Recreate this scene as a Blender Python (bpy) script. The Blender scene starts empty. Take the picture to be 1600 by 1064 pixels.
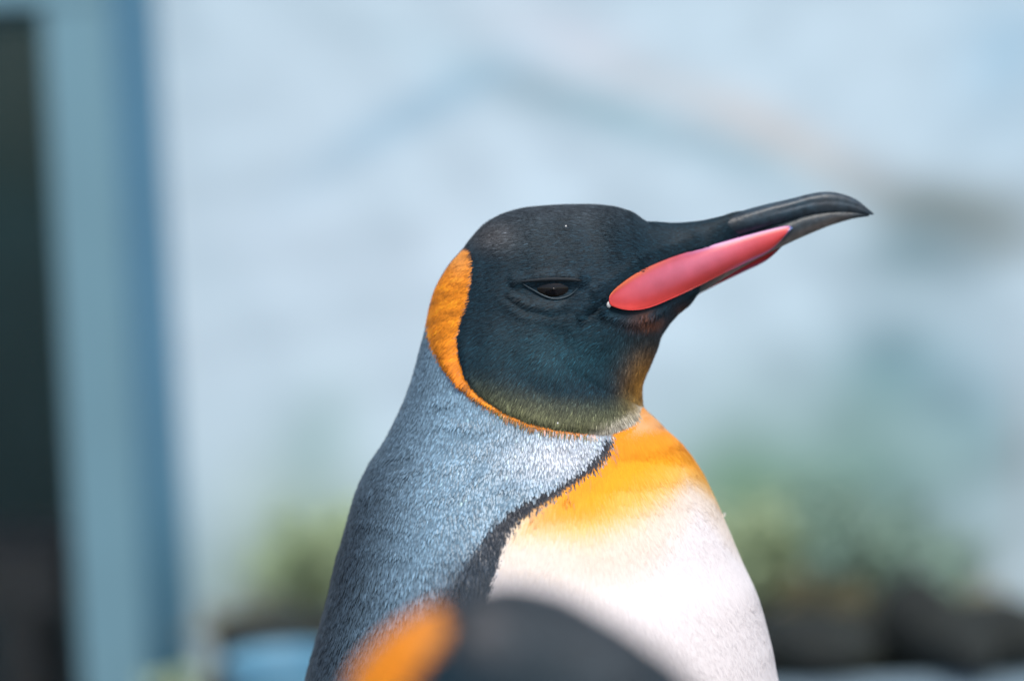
import bpy, math
import numpy as np
from mathutils import Matrix, Vector

rng = np.random.default_rng(7)
scene = bpy.context.scene
col = scene.collection

# ------------------------------------------------------------------ camera
LENS, SENSOR, DIST = 85.0, 36.0, 1.25
F = LENS / SENSOR * 1600.0
K = DIST / F                      # metres per photo pixel at the standing penguin
PITCH, ROLL = math.radians(4.0), math.radians(2.7)
CAM = np.array([0.0, -DIST, 0.78 + DIST * math.tan(PITCH)])
_f = np.array([0, math.cos(PITCH), -math.sin(PITCH)])
_u0 = np.array([0, math.sin(PITCH), math.cos(PITCH)])
_x0 = np.array([1.0, 0, 0])
_r = math.cos(ROLL) * _x0 - math.sin(ROLL) * _u0
_u = math.cos(ROLL) * _u0 + math.sin(ROLL) * _x0


def at(px, py, Y):
    """world point where the ray of photo pixel (px, py) meets the upright plane y = Y"""
    d = _f + (px - 800) / F * _r - (py - 532) / F * _u
    return CAM + d * ((Y - CAM[1]) / d[1])


cd = bpy.data.cameras.new('camera')
cam = bpy.data.objects.new('camera', cd)
col.objects.link(cam)
cd.lens, cd.sensor_width, cd.sensor_fit = LENS, SENSOR, 'HORIZONTAL'
cd.clip_start, cd.clip_end = 0.05, 2000
cd.dof.use_dof = True
cd.dof.focus_distance = DIST - 0.04
cd.dof.aperture_fstop = 2.4
m = Matrix(((_r[0], _u[0], -_f[0], CAM[0]), (_r[1], _u[1], -_f[1], CAM[1]),
            (_r[2], _u[2], -_f[2], CAM[2]), (0, 0, 0, 1)))
cam.matrix_world = m
scene.camera = cam

# ------------------------------------------------------------------ sky, sun, exposure
SUN_EL, SUN_AZ = math.radians(58), math.radians(165)      # azimuth from +Y, clockwise seen from above
w = bpy.data.worlds.new('World')
scene.world = w
w.use_nodes = True
nt = w.node_tree
sky = nt.nodes.new('ShaderNodeTexSky')
sky.sky_type = 'NISHITA'
sky.sun_disc = False
sky.sun_elevation, sky.sun_rotation = SUN_EL, SUN_AZ
sky.air_density, sky.dust_density, sky.ozone_density = 1.0, 3.0, 1.0
nt.links.new(sky.outputs[0], nt.nodes['Background'].inputs[0])
nt.nodes['Background'].inputs[1].default_value = 0.15
sl = bpy.data.lights.new('sun', 'SUN')
sl.energy, sl.angle, sl.color = 1.5, math.radians(18), (1.0, 0.95, 0.88)
so = bpy.data.objects.new('sun', sl)
col.objects.link(so)
sd = Vector((math.sin(SUN_AZ) * math.cos(SUN_EL), math.cos(SUN_AZ) * math.cos(SUN_EL), math.sin(SUN_EL)))
so.rotation_euler = sd.to_track_quat('Z', 'Y').to_euler()
so.location = (0, -3, 6)
scene.view_settings.view_transform = 'Standard'
scene.view_settings.look = 'None'
scene.view_settings.gamma = 1
scene.view_settings.use_curve_mapping = False
scene.view_settings.exposure = 0.34
scene.cycles.use_denoising = True
scene.cycles.max_bounces = 6


# ------------------------------------------------------------------ helpers
def srgb(r, g, b):
    c = np.array([r, g, b]) / 255.0
    return np.where(c < 0.04045, c / 12.92, ((c + 0.055) / 1.055) ** 2.4)


def tag(o, label=None, cat=None, group=None, kind=None):
    for k, v in (('label', label), ('category', cat), ('group', group), ('kind', kind)):
        if v:
            o[k] = v
    return o


def empty(name, loc, rz=0):
    o = bpy.data.objects.new(name, None)
    col.objects.link(o)
    o.location = loc
    o.rotation_euler = (0, 0, rz)
    o.empty_display_size = 0.05
    return o


def make_mesh(name, V, faces, mat, parent=None, smooth=True, attrs=None):
    """faces: list of index arrays (n,3) or (n,4)"""
    me = bpy.data.meshes.new(name)
    V = np.ascontiguousarray(V, dtype=np.float32)
    me.vertices.add(len(V))
    me.vertices.foreach_set('co', V.ravel())
    loops = np.concatenate([f.ravel() for f in faces]).astype(np.int32)
    sizes = np.concatenate([np.full(len(f), f.shape[1]) for f in faces]).astype(np.int32)
    starts = np.concatenate([[0], np.cumsum(sizes)[:-1]]).astype(np.int32)
    me.loops.add(len(loops))
    me.loops.foreach_set('vertex_index', loops)
    me.polygons.add(len(sizes))
    me.polygons.foreach_set('loop_start', starts)
    me.polygons.foreach_set('loop_total', sizes)
    me.polygons.foreach_set('use_smooth', np.full(len(sizes), smooth))
    if attrs:
        for an, (typ, arr) in attrs.items():
            a = me.attributes.new(an, typ, 'POINT')
            if typ == 'FLOAT_COLOR':
                c = np.ones((len(V), 4), np.float32)
                c[:, :3] = arr
                a.data.foreach_set('color', c.ravel())
            else:
                a.data.foreach_set('value', np.ascontiguousarray(arr, np.float32))
    me.update(calc_edges=True)
    me.materials.append(mat)
    o = bpy.data.objects.new(name, me)
    col.objects.link(o)
    if parent:
        o.parent = parent
    return o


def grid_faces(n, mm, wrap=False):
    i = np.arange(n - 1)[:, None]
    j = np.arange(mm if wrap else mm - 1)[None, :]
    j2 = (j + 1) % mm
    return np.stack([(i * mm + j), (i * mm + j2), ((i + 1) * mm + j2), ((i + 1) * mm + j)], -1).reshape(-1, 4)


def pmat(name, color=(0.5, 0.5, 0.5), rough=0.6, spec=0.5, attr=None, noise=None, bump=None, **kw):
    mt = bpy.data.materials.new(name)
    mt.use_nodes = True
    n, l = mt.node_tree.nodes, mt.node_tree.links
    b = n['Principled BSDF']
    b.inputs['Base Color'].default_value = (*color, 1)
    b.inputs['Roughness'].default_value = rough
    b.inputs['Specular IOR Level'].default_value = spec
    for k, v in kw.items():
        b.inputs[k.replace('_', ' ')].default_value = v
    src = None
    if attr:
        a = n.new('ShaderNodeAttribute')
        a.attribute_name = attr
        src = a.outputs['Color']
    tc = n.new('ShaderNodeTexCoord')
    if noise:                       # (scale, amount) brightness mottling
        t = n.new('ShaderNodeTexNoise')
        t.inputs['Scale'].default_value = noise[0]
        t.inputs['Detail'].default_value = 5
        l.new(tc.outputs['Object'], t.inputs['Vector'])
        mr = n.new('ShaderNodeMapRange')
        mr.inputs['From Min'].default_value, mr.inputs['From Max'].default_value = 0.3, 0.7
        mr.inputs['To Min'].default_value, mr.inputs['To Max'].default_value = 1 - noise[1], 1 + noise[1]
        l.new(t.outputs['Fac'], mr.inputs['Value'])
        mx = n.new('ShaderNodeMix')
        mx.data_type, mx.blend_type = 'RGBA', 'MULTIPLY'
        mx.inputs['Factor'].default_value = 1
        if src:
            l.new(src, mx.inputs['A'])
        else:
            mx.inputs['A'].default_value = (*color, 1)
        l.new(mr.outputs[0], mx.inputs['B'])
        src = mx.outputs['Result']
    if src:
        l.new(src, b.inputs['Base Color'])
    if bump:                        # (scale, strength, distance)
        t = n.new('ShaderNodeTexNoise')
        t.inputs['Scale'].default_value = bump[0]
        t.inputs['Detail'].default_value = 6
        l.new(tc.outputs['Object'], t.inputs['Vector'])
        bp = n.new('ShaderNodeBump')
        bp.inputs['Strength'].default_value = bump[1]
        bp.inputs['Distance'].default_value = bump[2]
        l.new(t.outputs['Fac'], bp.inputs['Height'])
        l.new(bp.outputs[0], b.inputs['Normal'])
    return mt


def hermite(t, P, tq):
    """non-uniform Catmull-Rom through P (n,k) at parameters t"""
    P = np.asarray(P, float)
    m_ = np.zeros_like(P)
    h = np.diff(t)[:, None]
    dlt = np.diff(P, axis=0) / h
    m_[1:-1] = (dlt[:-1] * h[1:] + dlt[1:] * h[:-1]) / (h[:-1] + h[1:])
    m_[0], m_[-1] = dlt[0], dlt[-1]
    i = np.clip(np.searchsorted(t, tq, side='right') - 1, 0, len(t) - 2)
    hh = (t[i + 1] - t[i])[:, None]
    s = ((tq - t[i])[:, None]) / hh
    return ((2 * s**3 - 3 * s**2 + 1) * P[i] + (s**3 - 2 * s**2 + s) * hh * m_[i]
            + (-2 * s**3 + 3 * s**2) * P[i + 1] + (s**3 - s**2) * hh * m_[i + 1])


def seg_dist(x, y, poly):
    d = np.full(x.shape, 1e9)
    for (x0, y0), (x1, y1) in zip(poly[:-1], poly[1:]):
        dx, dy = x1 - x0, y1 - y0
        t = np.clip(((x - x0) * dx + (y - y0) * dy) / (dx * dx + dy * dy + 1e-9), 0, 1)
        d = np.minimum(d, np.hypot(x - x0 - t * dx, y - y0 - t * dy))
    return d


def inside(x, y, poly):
    r = np.zeros(x.shape, bool)
    n = len(poly)
    for i in range(n):
        x0, y0 = poly[i]
        x1, y1 = poly[(i + 1) % n]
        c = ((y0 > y) != (y1 > y)) & (x < (x1 - x0) * (y - y0) / (y1 - y0 + 1e-12) + x0)
        r ^= c
    return r


def sdist(x, y, poly):
    """signed distance, positive inside"""
    d = seg_dist(x, y, list(poly) + [poly[0]])
    return np.where(inside(x, y, poly), d, -d)


def sst(a, b, x):
    t = np.clip((x - a) / (b - a), 0, 1)
    return t * t * (3 - 2 * t)


def gauss(x, y, cx, cy, rx, ry):
    return np.exp(-((x - cx) / rx) ** 2 - ((y - cy) / ry) ** 2)


_ph = rng.uniform(0, 6.28, (3, 40))
_dr = rng.normal(size=(2, 40))
_dr /= np.hypot(*_dr)
_oc = np.linspace(0.6, 2.2, 40)


def wob(x, y, scale, seed=0):
    """cheap smooth noise, about -1..1"""
    r = np.zeros(np.shape(x))
    for i in range(seed % 20, seed % 20 + 14):
        i %= 40
        r = r + np.sin((x * _dr[0, i] + y * _dr[1, i]) / scale * _oc[i] * 3 + _ph[seed % 3, i])
    return r / 4.0


# ------------------------------------------------------------------ materials
M = {}
M['plumage'] = pmat('plumage', rough=0.48, spec=0.36, attr='Col', Sheen_Weight=0.03, Sheen_Roughness=0.45)
_n, _l = M['plumage'].node_tree.nodes, M['plumage'].node_tree.links
_a = _n.new('ShaderNodeAttribute')
_a.attribute_name = 'Gloss'
for _sock, _lo, _hi in (('Roughness', 0.62, 0.33), ('Specular IOR Level', 0.16, 0.56)):
    _mr = _n.new('ShaderNodeMapRange')
    _mr.inputs['To Min'].default_value, _mr.inputs['To Max'].default_value = _lo, _hi
    _l.new(_a.outputs['Fac'], _mr.inputs['Value'])
    _l.new(_mr.outputs[0], _n['Principled BSDF'].inputs[_sock])
M['skin'] = pmat('under_plumage', rough=0.7, spec=0.2, attr='Col', noise=(900, 0.15))
M['horn'] = pmat('bill_horn', rough=0.42, spec=0.5, attr='Col', noise=(260, 0.35), bump=(300, 0.5, 0.0007))
M['plate'] = pmat('bill_plate', rough=0.33, spec=0.4, attr='Col', noise=(120, 0.07), bump=(160, 0.12, 0.0005),
                  Subsurface_Weight=0.12, Subsurface_Radius=(0.004, 0.0015, 0.001))
M['eye'] = pmat('eye', (0.012, 0.008, 0.006), rough=0.06, spec=0.3, attr='Col')
M['lid'] = pmat('eyelid', (0.018, 0.040, 0.054), rough=0.5, noise=(900, 0.25))
M['lid_dark'] = pmat('eyelid_dark', (0.005, 0.011, 0.016), rough=0.75, noise=(900, 0.3))
M['down'] = pmat('white_down', (0.8, 0.8, 0.78), rough=0.9)
M['foot'] = pmat('foot_skin', (0.025, 0.022, 0.024), rough=0.5, bump=(200, 0.6, 0.002))
M['claw'] = pmat('claw', (0.03, 0.025, 0.02), rough=0.35)
M['wall'] = pmat('painted_wall', rough=0.85, attr='Col', noise=(5.0, 0.03), bump=(30, 0.3, 0.008))
M['frame'] = pmat('frame_paint', tuple(srgb(108, 148, 162)), rough=0.5, noise=(4, 0.06), bump=(40, 0.1, 0.003))
M['reveal'] = pmat('reveal_shaded_paint', tuple(srgb(80, 130, 156)), rough=0.55, noise=(4, 0.06), bump=(40, 0.1, 0.003))  # frame paint made darker and bluer to carry the side face's shade
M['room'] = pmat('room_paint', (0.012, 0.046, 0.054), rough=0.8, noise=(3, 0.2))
M['bench'] = pmat('bench_wood', (0.10, 0.065, 0.062), rough=0.6, noise=(12, 0.25))
M['crate'] = pmat('crate_plastic', (0.16, 0.17, 0.30), rough=0.5, noise=(12, 0.2))
M['rock'] = pmat('dark_rock', (0.012, 0.016, 0.014), rough=0.9, noise=(9, 0.5), bump=(25, 0.8, 0.02))
M['soil'] = pmat('soil', (0.055, 0.06, 0.04), rough=0.95, noise=(14, 0.4), bump=(30, 0.8, 0.02))
M['rim'] = pmat('pool_rim_paint', tuple(srgb(128, 152, 166)), rough=0.6, noise=(6, 0.12), bump=(25, 0.3, 0.006))
M['tub'] = pmat('tub_plastic', tuple(srgb(96, 150, 176)), rough=0.4, noise=(10, 0.08), bump=(60, 0.1, 0.002))
M['ground'] = pmat('concrete', (0.15, 0.16, 0.165), rough=0.8, noise=(6, 0.2), bump=(60, 0.4, 0.004))
M['stem'] = pmat('stem', (0.10, 0.085, 0.045), rough=0.8, noise=(20, 0.3))


def leaf_mat(name, c):
    mt = pmat(name, c, rough=0.6, spec=0.3, noise=(14, 0.35))
    mt.node_tree.nodes['Principled BSDF'].inputs['Subsurface Weight'].default_value = 0
    return mt


M['sage'] = leaf_mat('sage_leaf', (0.40, 0.50, 0.30))
M['grey_leaf'] = leaf_mat('grey_green_leaf', (0.28, 0.42, 0.34))
M['olive_leaf'] = leaf_mat('olive_leaf', (0.26, 0.24, 0.14))
# ---- glass
g = bpy.data.materials.new('window_glass')
g.use_nodes = True
gn, gl = g.node_tree.nodes, g.node_tree.links
gb = gn['Principled BSDF']
gb.inputs['Transmission Weight'].default_value = 1
gb.inputs['Roughness'].default_value = 0.02
gb.inputs['Base Color'].default_value = (0.75, 0.9, 0.92, 1)
gb.inputs['IOR'].default_value = 1.27
M['glass'] = g

# ------------------------------------------------------------------ the setting
WY = 2.05                        # wall plane, 3.3 m from the camera


def box(x0, x1, y0, y1, z0, z1):
    V = np.array([[x, y, z] for x in (x0, x1) for y in (y0, y1) for z in (z0, z1)], float)
    Fq = np.array([[0, 1, 3, 2], [4, 6, 7, 5], [0, 4, 5, 1], [2, 3, 7, 6], [0, 2, 6, 4], [1, 5, 7, 3]])
    return V, Fq


def prism(poly, z0, z1):
    n = len(poly)
    V = np.array([[x, y, z0] for x, y in poly] + [[x, y, z1] for x, y in poly], float)
    Fq = np.array([[i, (i + 1) % n, n + (i + 1) % n, n + i] for i in range(n)])
    return V, [Fq, np.arange(n)[::-1][None], (np.arange(n) + n)[None]]


# ground
gv = np.array([[-300, -300, 0], [300, -300, 0], [300, 300, 0], [-300, 300, 0]], float)
tag(make_mesh('ground', gv, [np.array([[0, 1, 2, 3]])], M['ground'], smooth=False), kind='structure')

JX0, JX1, JX2 = at(98, 532, WY - 0.16)[0], at(200, 532, WY - 0.16)[0], at(268, 532, WY - 0.03)[0]      # jamb: room edge, arris, wall edge
HEADZ = at(30, 22, WY)[2]


# wall: sculpted, painted like ice; stains belong to the paint
def wall_colour(X, Z, pts):
    c = np.zeros(X.shape + (3,))
    c[:] = srgb(193, 215, 226)
    px = pts[0]
    py = pts[1]

    def stain(cx, cy, rx, ry, ang, rgb, s):
        a = math.radians(ang)
        u = (px - cx) * math.cos(a) + (py - cy) * math.sin(a)
        v = -(px - cx) * math.sin(a) + (py - cy) * math.cos(a)
        f = np.exp(-(u / rx) ** 2 - (v / ry) ** 2) * s * (1 + 0.22 * wob(px, py, 110, 5))
        f = np.clip(f, 0, 1)[..., None]
        c[:] = c * (1 - f) + srgb(*rgb) * f

    stain(560, 420, 420, 300, 0, (206, 218, 230), 0.3)
    stain(1000, 195, 330, 26, 19, (120, 165, 178), 0.62)
    stain(905, 165, 110, 22, 14, (118, 160, 172), 0.4)
    stain(700, 150, 170, 30, -28, (140, 182, 204), 0.55)
    stain(560, 230, 130, 30, -35, (150, 185, 205), 0.35)
    stain(870, 60, 120, 55, 25, (198, 204, 214), 0.6)
    stain(1290, 255, 170, 26, 28, (182, 180, 174), 0.85)
    stain(1130, 170, 200, 30, 20, (204, 204, 204), 0.7)
    stain(1560, 90, 100, 130, 0, (150, 190, 212), 0.5)
    stain(1500, 330, 150, 45, 6, (120, 128, 122), 1.0)
    stain(1440, 400, 120, 75, 0, (118, 146, 154), 0.8)
    stain(1560, 380, 80, 30, 10, (120, 130, 128), 0.5)
    stain(1400, 560, 130, 80, 0, (116, 152, 162), 0.75)
    stain(1500, 640, 130, 90, 20, (132, 164, 182), 0.7)
    stain(1330, 720, 260, 130, 0, (108, 148, 140), 0.85)
    stain(1160, 790, 190, 110, 0, (112, 148, 118), 0.75)
    stain(1440, 830, 150, 70, 0, (128, 160, 170), 0.6)
    stain(1250, 880, 260, 80, 0, (112, 116, 96), 0.8)
    stain(480, 850, 130, 110, 0, (138, 160, 120), 0.8)
    stain(500, 680, 70, 90, 20, (158, 188, 190), 0.6)
    stain(380, 900, 130, 60, 0, (136, 160, 150), 0.6)
    stain(290, 900, 40, 150, 0, (150, 186, 206), 0.5)
    stain(1592, 700, 20, 170, 0, (140, 140, 142), 0.5)
    return c


def inv_px(P):
    d = P - CAM
    zc = d @ _f
    return 800 + (d @ _r) / zc * F, 532 - (d @ _u) / zc * F


def wall_sheet(x0, x1, z0, z1, step=0.025):
    nx, nz = int((x1 - x0) / step) + 2, int((z1 - z0) / step) + 2
    X, Z = np.meshgrid(np.linspace(x0, x1, nx), np.linspace(z0, z1, nz), indexing='ij')
    pts = inv_px(np.stack([X, np.full_like(X, WY), Z], -1))
    rel = 0.016 * wob(X, Z, 0.9, 2) + 0.005 * np.abs(wob(X, Z, 0.22, 9)) + 0.002 * wob(X, Z, 0.06, 4)
    edge = np.minimum(np.minimum(X - x0, x1 - X) / 0.06, 1)
    Y = WY - 0.02 + rel * np.clip(edge, 0, 1)
    V = np.stack([X, Y, Z], -1).reshape(-1, 3)
    C = wall_colour(X, Z, pts).reshape(-1, 3)
    Vb = V.copy()
    Vb[:, 1] = WY + 0.22
    n = len(V)
    f1 = grid_faces(nx, nz)
    f2 = f1[:, ::-1] + n
    rim = []
    idx = np.arange(nx * nz).reshape(nx, nz)
    loop = np.concatenate([idx[:, 0], idx[-1, 1:], idx[-2::-1, -1], idx[0, -2:0:-1]])
    l2 = np.roll(loop, -1)
    rim = np.stack([loop, loop + n, l2 + n, l2], -1)
    return np.concatenate([V, Vb]), [f1, f2, rim], np.concatenate([C, C])


wall = empty('enclosure_wall', (0, WY, 0))
tag(wall, 'sculpted pale blue rock wall with green and grey stains behind the penguins', 'wall')
for nm, (x0, x1, z0, z1) in {'wall_panel': (JX2, 3.6, 0, 3.0), 'wall_lintel': (-1.75, JX2 - 0.002, HEADZ + 0.14, 3.0),
                             'wall_end': (-3.4, -1.752, 0, 3.0)}.items():
    V, fs, C = wall_sheet(x0, x1, z0, z1)
    V[:, 1] -= WY
    make_mesh(nm, V, fs, M['wall'], wall, attrs={'Col': ('FLOAT_COLOR', C)})

# glazed doorway at the left
door = empty('glazed_doorway', (-1.1, WY, 0))
tag(door, 'blue-grey painted doorway frame around a dark glass pane set in the wall', 'doorway')
off = np.array([1.1, -WY, 0])


def dpart(name, V, fs, mat, parent=door, smooth=False):
    return make_mesh(name, V + off, fs if isinstance(fs, list) else [fs], mat, parent, smooth)


V, fs = prism([(JX0, WY - 0.16), (JX1, WY - 0.16), (JX1, WY + 0.1), (JX0, WY + 0.1)], 0, HEADZ)
dpart('jamb', V, fs, M['frame'])
V, fs = prism([(JX1 + .001, WY - 0.155), (JX2 + 0.004, WY - 0.03), (JX2 + 0.004, WY + 0.05), (JX1 + .001, WY + 0.05)], 0, HEADZ + 0.13)
dpart('reveal', V, fs, M['reveal'])
V, fs = prism([(-1.748, WY - 0.16), (-1.65, WY - 0.16), (-1.65, WY + 0.1), (-1.748, WY + 0.1)], 0, HEADZ)
dpart('jamb', V, fs, M['frame'])
V, F6 = box(-1.748, JX1, WY - 0.163, WY + 0.1, HEADZ, HEADZ + 0.14)
dpart('head_rail', V, F6, M['frame'])
V, F6 = box(-1.65, JX0, WY - 0.02, WY + 0.02, 0.0, 0.05)
dpart('threshold', V, F6, M['frame'])
V, F6 = box(-1.652, JX0 + 0.002, WY + 0.03, WY + 0.038, 0.05, HEADZ + 0.002)
dpart('pane', V, F6, M['glass'])

# dark room behind the glass, ceiling left off for sky light (inward walls and floor)
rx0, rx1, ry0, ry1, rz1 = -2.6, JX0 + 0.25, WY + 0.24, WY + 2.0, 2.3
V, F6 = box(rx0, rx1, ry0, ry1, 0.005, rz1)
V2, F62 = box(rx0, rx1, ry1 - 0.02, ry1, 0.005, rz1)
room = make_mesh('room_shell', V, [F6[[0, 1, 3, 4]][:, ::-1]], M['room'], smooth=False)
tag(room, kind='structure')
# bench and crate dimly seen through the glass
bp = at(40, 880, WY + 0.6)
bench = empty('bench', (bp[0] - 0.15, WY + 0.6, 0))
tag(bench, 'dim pinkish brown bench behind the dark glass pane', 'bench')
V, F6 = box(-0.6, 0.24, -0.16, 0.16, bp[2] - 0.055, bp[2] + 0.045)
make_mesh('seat', V, [F6], M['bench'], bench, False)
for sx in (-0.52, 0.16):
    for sy in (-0.12, 0.12):
        V, F6 = box(sx - .025, sx + .025, sy - .025, sy + .025, 0.005, bp[2] - 0.055)
        make_mesh('leg', V, [F6], M['bench'], bench, False)

# raised bed, rim and rocks at the foot of the wall
Zr = at(1450, 1052, 1.66)[2]
V, fs = prism([(-0.40, 1.50), (3.4, 1.50), (3.4, 1.66), (-0.42, 1.66)], 0, Zr)
rimo = make_mesh('bed_kerb', V, fs, M['rim'], smooth=False)
bv = rimo.modifiers.new('bevel', 'BEVEL')
bv.width, bv.segments = 0.02, 3
tag(rimo, 'pale blue painted kerb running along the foot of the wall', 'kerb')
nx, ny = 90, 14
X, Yg = np.meshgrid(np.linspace(-0.42, 3.4, nx), np.linspace(1.6, WY - 0.0, ny), indexing='ij')
Zs = Zr - 0.03 + 0.03 * sst(1.62, 2.0, Yg) + 0.02 * wob(X, Yg, 0.12, 3)
V = np.stack([X, Yg, Zs], -1).reshape(-1, 3)
Vb = V.copy()
Vb[:, 2] = 0.004
n = len(V)
f1 = grid_faces(nx, ny)
idx = np.arange(n).reshape(nx, ny)
loop = np.concatenate([idx[:, 0], idx[-1, 1:], idx[-2::-1, -1], idx[0, -2:0:-1]])
l2 = np.roll(loop, -1)
bed = make_mesh('soil_bank', np.concatenate([V, Vb]), [f1, np.stack([loop, loop + n, l2 + n, l2], -1)], M['soil'])
tag(bed, kind='structure')

# boulders: (px, py of the centre, Y, half width px, half height px)
ico = None


def rock(px, py, Y, rxp, rzp, seed, label):
    c = at(px, py, Y)
    kk = (Y + DIST) / F
    n1, n2 = 26, 36
    th = np.linspace(0.001, math.pi - 0.001, n1)[:, None]
    ph_ = np.linspace(0, 2 * math.pi, n2, endpoint=False)[None]
    D = np.stack([np.sin(th) * np.cos(ph_), np.sin(th) * np.sin(ph_), np.cos(th) + 0 * ph_], -1)
    r = 1 + 0.16 * wob(D[..., 0] + seed, D[..., 1] + D[..., 2] * 0.7, 1.1, seed) + 0.07 * np.abs(wob(D[..., 2] + seed, D[..., 0], .4, seed + 3))
    P = D * r[..., None] * np.array([rxp * kk, 0.11, rzp * kk])
    base = c[2] - rzp * kk
    P[..., 2] += rzp * kk
    P[..., 2] = np.where(P[..., 2] < 0, P[..., 2] * 0.3, P[..., 2])
    o = make_mesh('boulder', P.reshape(-1, 3), [grid_faces(n1, n2, True)], M['rock'])
    o.location = (c[0], Y, base)
    tag(o, label, 'boulder', 'dark boulders along the foot of the wall')


RK = [(400, 992, 1.72, 75, 30, 1, 'dark boulder beside the blue-grey doorway jamb'),
      (520, 1005, 1.76, 80, 34, 2, 'dark boulder below the green shrub by the doorway'),
      (1290, 1000, 1.72, 95, 44, 3, 'low dark boulder beside the white breast of the standing penguin'),
      (1440, 978, 1.74, 80, 62, 4, 'tallest dark boulder in the row below the grey stained wall'),
      (1580, 985, 1.72, 90, 50, 5, 'dark boulder at the end of the row, below the wall stain'),
      (1130, 1010, 1.78, 90, 40, 6, 'dark boulder mostly hidden behind the standing penguin'),
      (1510, 1000, 1.66, 60, 36, 8, 'small dark boulder wedged between two larger ones')]
for a in RK:
    rock(*a)


# pale blue tub standing beside the doorway
tc_ = at(440, 1026, 1.42)
tub = empty('feeding_tub', (tc_[0], 1.42, 0))
tag(tub, 'pale blue plastic tub standing on the floor beside the doorway', 'tub')
prf = [(0.0, 0.0), (0.046, 0.0), (0.049, 0.01), (0.060, tc_[2] - 0.012), (0.058, tc_[2]), (0.055, tc_[2]), (0.053, tc_[2] - 0.01), (0.044, 0.02), (0.0, 0.02)]
aa = np.linspace(0, 2 * math.pi, 40, endpoint=False)
V = np.stack([np.stack([np.cos(aa) * max(rr, 0.0005), np.sin(aa) * max(rr, 0.0005), np.full(40, zz)], -1) for rr, zz in prf])
make_mesh('bowl', V.reshape(-1, 3), [grid_faces(len(prf), 40, True)], M['tub'], tub)
bb = np.linspace(0, 2 * math.pi, 10, endpoint=False)
V = np.stack([np.stack([math.cos(q) * (0.061 + 0.006 * np.cos(bb)), math.sin(q) * (0.061 + 0.006 * np.cos(bb)), tc_[2] - 0.003 + 0.006 * np.sin(bb)], -1) for q in np.append(aa, 0)])
make_mesh('rolled_rim', V.reshape(-1, 3), [grid_faces(41, 10, True)], M['tub'], tub)


def shrub(px, py, Y, rpx, hpx, nleaf, mat, seed, label, name='shrub', leaf=0.019):
    """leafy stems rising from the soil: px,py = foot"""
    r = np.random.default_rng(seed)
    kk = (Y + DIST) / F
    c = at(px, py, Y)
    root = empty(name, (c[0], Y, c[2] - 0.03))
    tag(root, label, 'plant', 'plants growing at the foot of the wall')
    R_, H_ = rpx * kk, hpx * kk
    ns = 16
    SV, SF, LV, LF = [], [], [], []
    per = nleaf // ns
    nv = 0
    for s in range(ns):
        a, q = r.uniform(0, 6.28), math.sqrt(r.uniform(0, 1))
        tip = np.array([math.cos(a) * q * R_, math.sin(a) * q * min(R_, .16), H_ * r.uniform(0.55, 1.0) * (1 - 0.35 * q * q)])
        t = np.linspace(0, 1, 7)[:, None]
        path = tip * t + np.array([0, 0, 0.12 * H_]) * np.sin(t * math.pi)
        path[:, :2] *= t ** 0.4
        rad = (0.004 * (1 - 0.75 * t))
        ring = np.stack([np.concatenate([path + rad * np.array([math.cos(b), math.sin(b), 0])], 0) for b in (0, 2.1, 4.2)], 1).reshape(-1, 3)
        SF.append(grid_faces(7, 3, True) + nv)
        SV.append(ring)
        nv += len(ring)
        tt = r.uniform(0.25, 1.02, per) ** 0.8
        base = np.stack([np.interp(tt, t[:, 0], path[:, k]) for k in range(3)], -1)
        base += r.normal(0, 0.012, base.shape)
        d = r.normal(size=(per, 3))
        d[:, 2] = np.abs(d[:, 2]) * 0.7 + 0.1
        d /= np.linalg.norm(d, axis=1)[:, None]
        sd_ = np.cross(d, r.normal(size=(per, 3)))
        sd_ /= np.linalg.norm(sd_, axis=1)[:, None]
        nn = np.cross(d, sd_)
        L = leaf * r.uniform(0.6, 1.3, (per, 1))
        LV.append(np.stack([base, base + d * L * .5 + sd_ * L * .26 - nn * L * .06, base + d * L, base + d * L * .5 - sd_ * L * .26 - nn * L * .06], 1).reshape(-1, 3))
    make_mesh('stems', np.concatenate(SV), [np.concatenate(SF)], M['stem'], root)
    LV = np.concatenate(LV)
    make_mesh('foliage', LV, [np.arange(len(LV)).reshape(-1, 4)], mat, root, False)


SH = [(500, 965, 1.93, 150, 240, 1100, 'sage', 11, 'sage green shrub growing at the wall beside the doorway'),
      (385, 985, 1.93, 110, 90, 300, 'olive_leaf', 12, 'low olive green plant at the foot of the doorway jamb'),
      (270, 1085, 1.60, 40, 75, 110, 'sage', 13, 'small green sprig in front of the doorway jamb'),
      (1165, 960, 1.95, 170, 240, 1200, 'sage', 14, 'bushy green shrub behind the breast of the standing penguin'),
      (1320, 960, 1.96, 190, 290, 900, 'grey_leaf', 15, 'tall loose grey-green shrub against the stained wall'),
      (1450, 960, 1.96, 140, 190, 380, 'grey_leaf', 16, 'sparse grey-green plant above the tallest boulder'),
      (1270, 960, 1.88, 120, 90, 420, 'olive_leaf', 17, 'low yellowish olive plant below the tall loose shrub'),
      (1545, 950, 1.92, 70, 60, 140, 'olive_leaf', 18, 'small olive sprig at the end of the boulder row')]
for px, py, Y, rp, hp, nl, mt_, sd_, lb in SH:
    shrub(px, py, Y, rp, hp, nl, M[mt_], sd_, lb)

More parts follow.
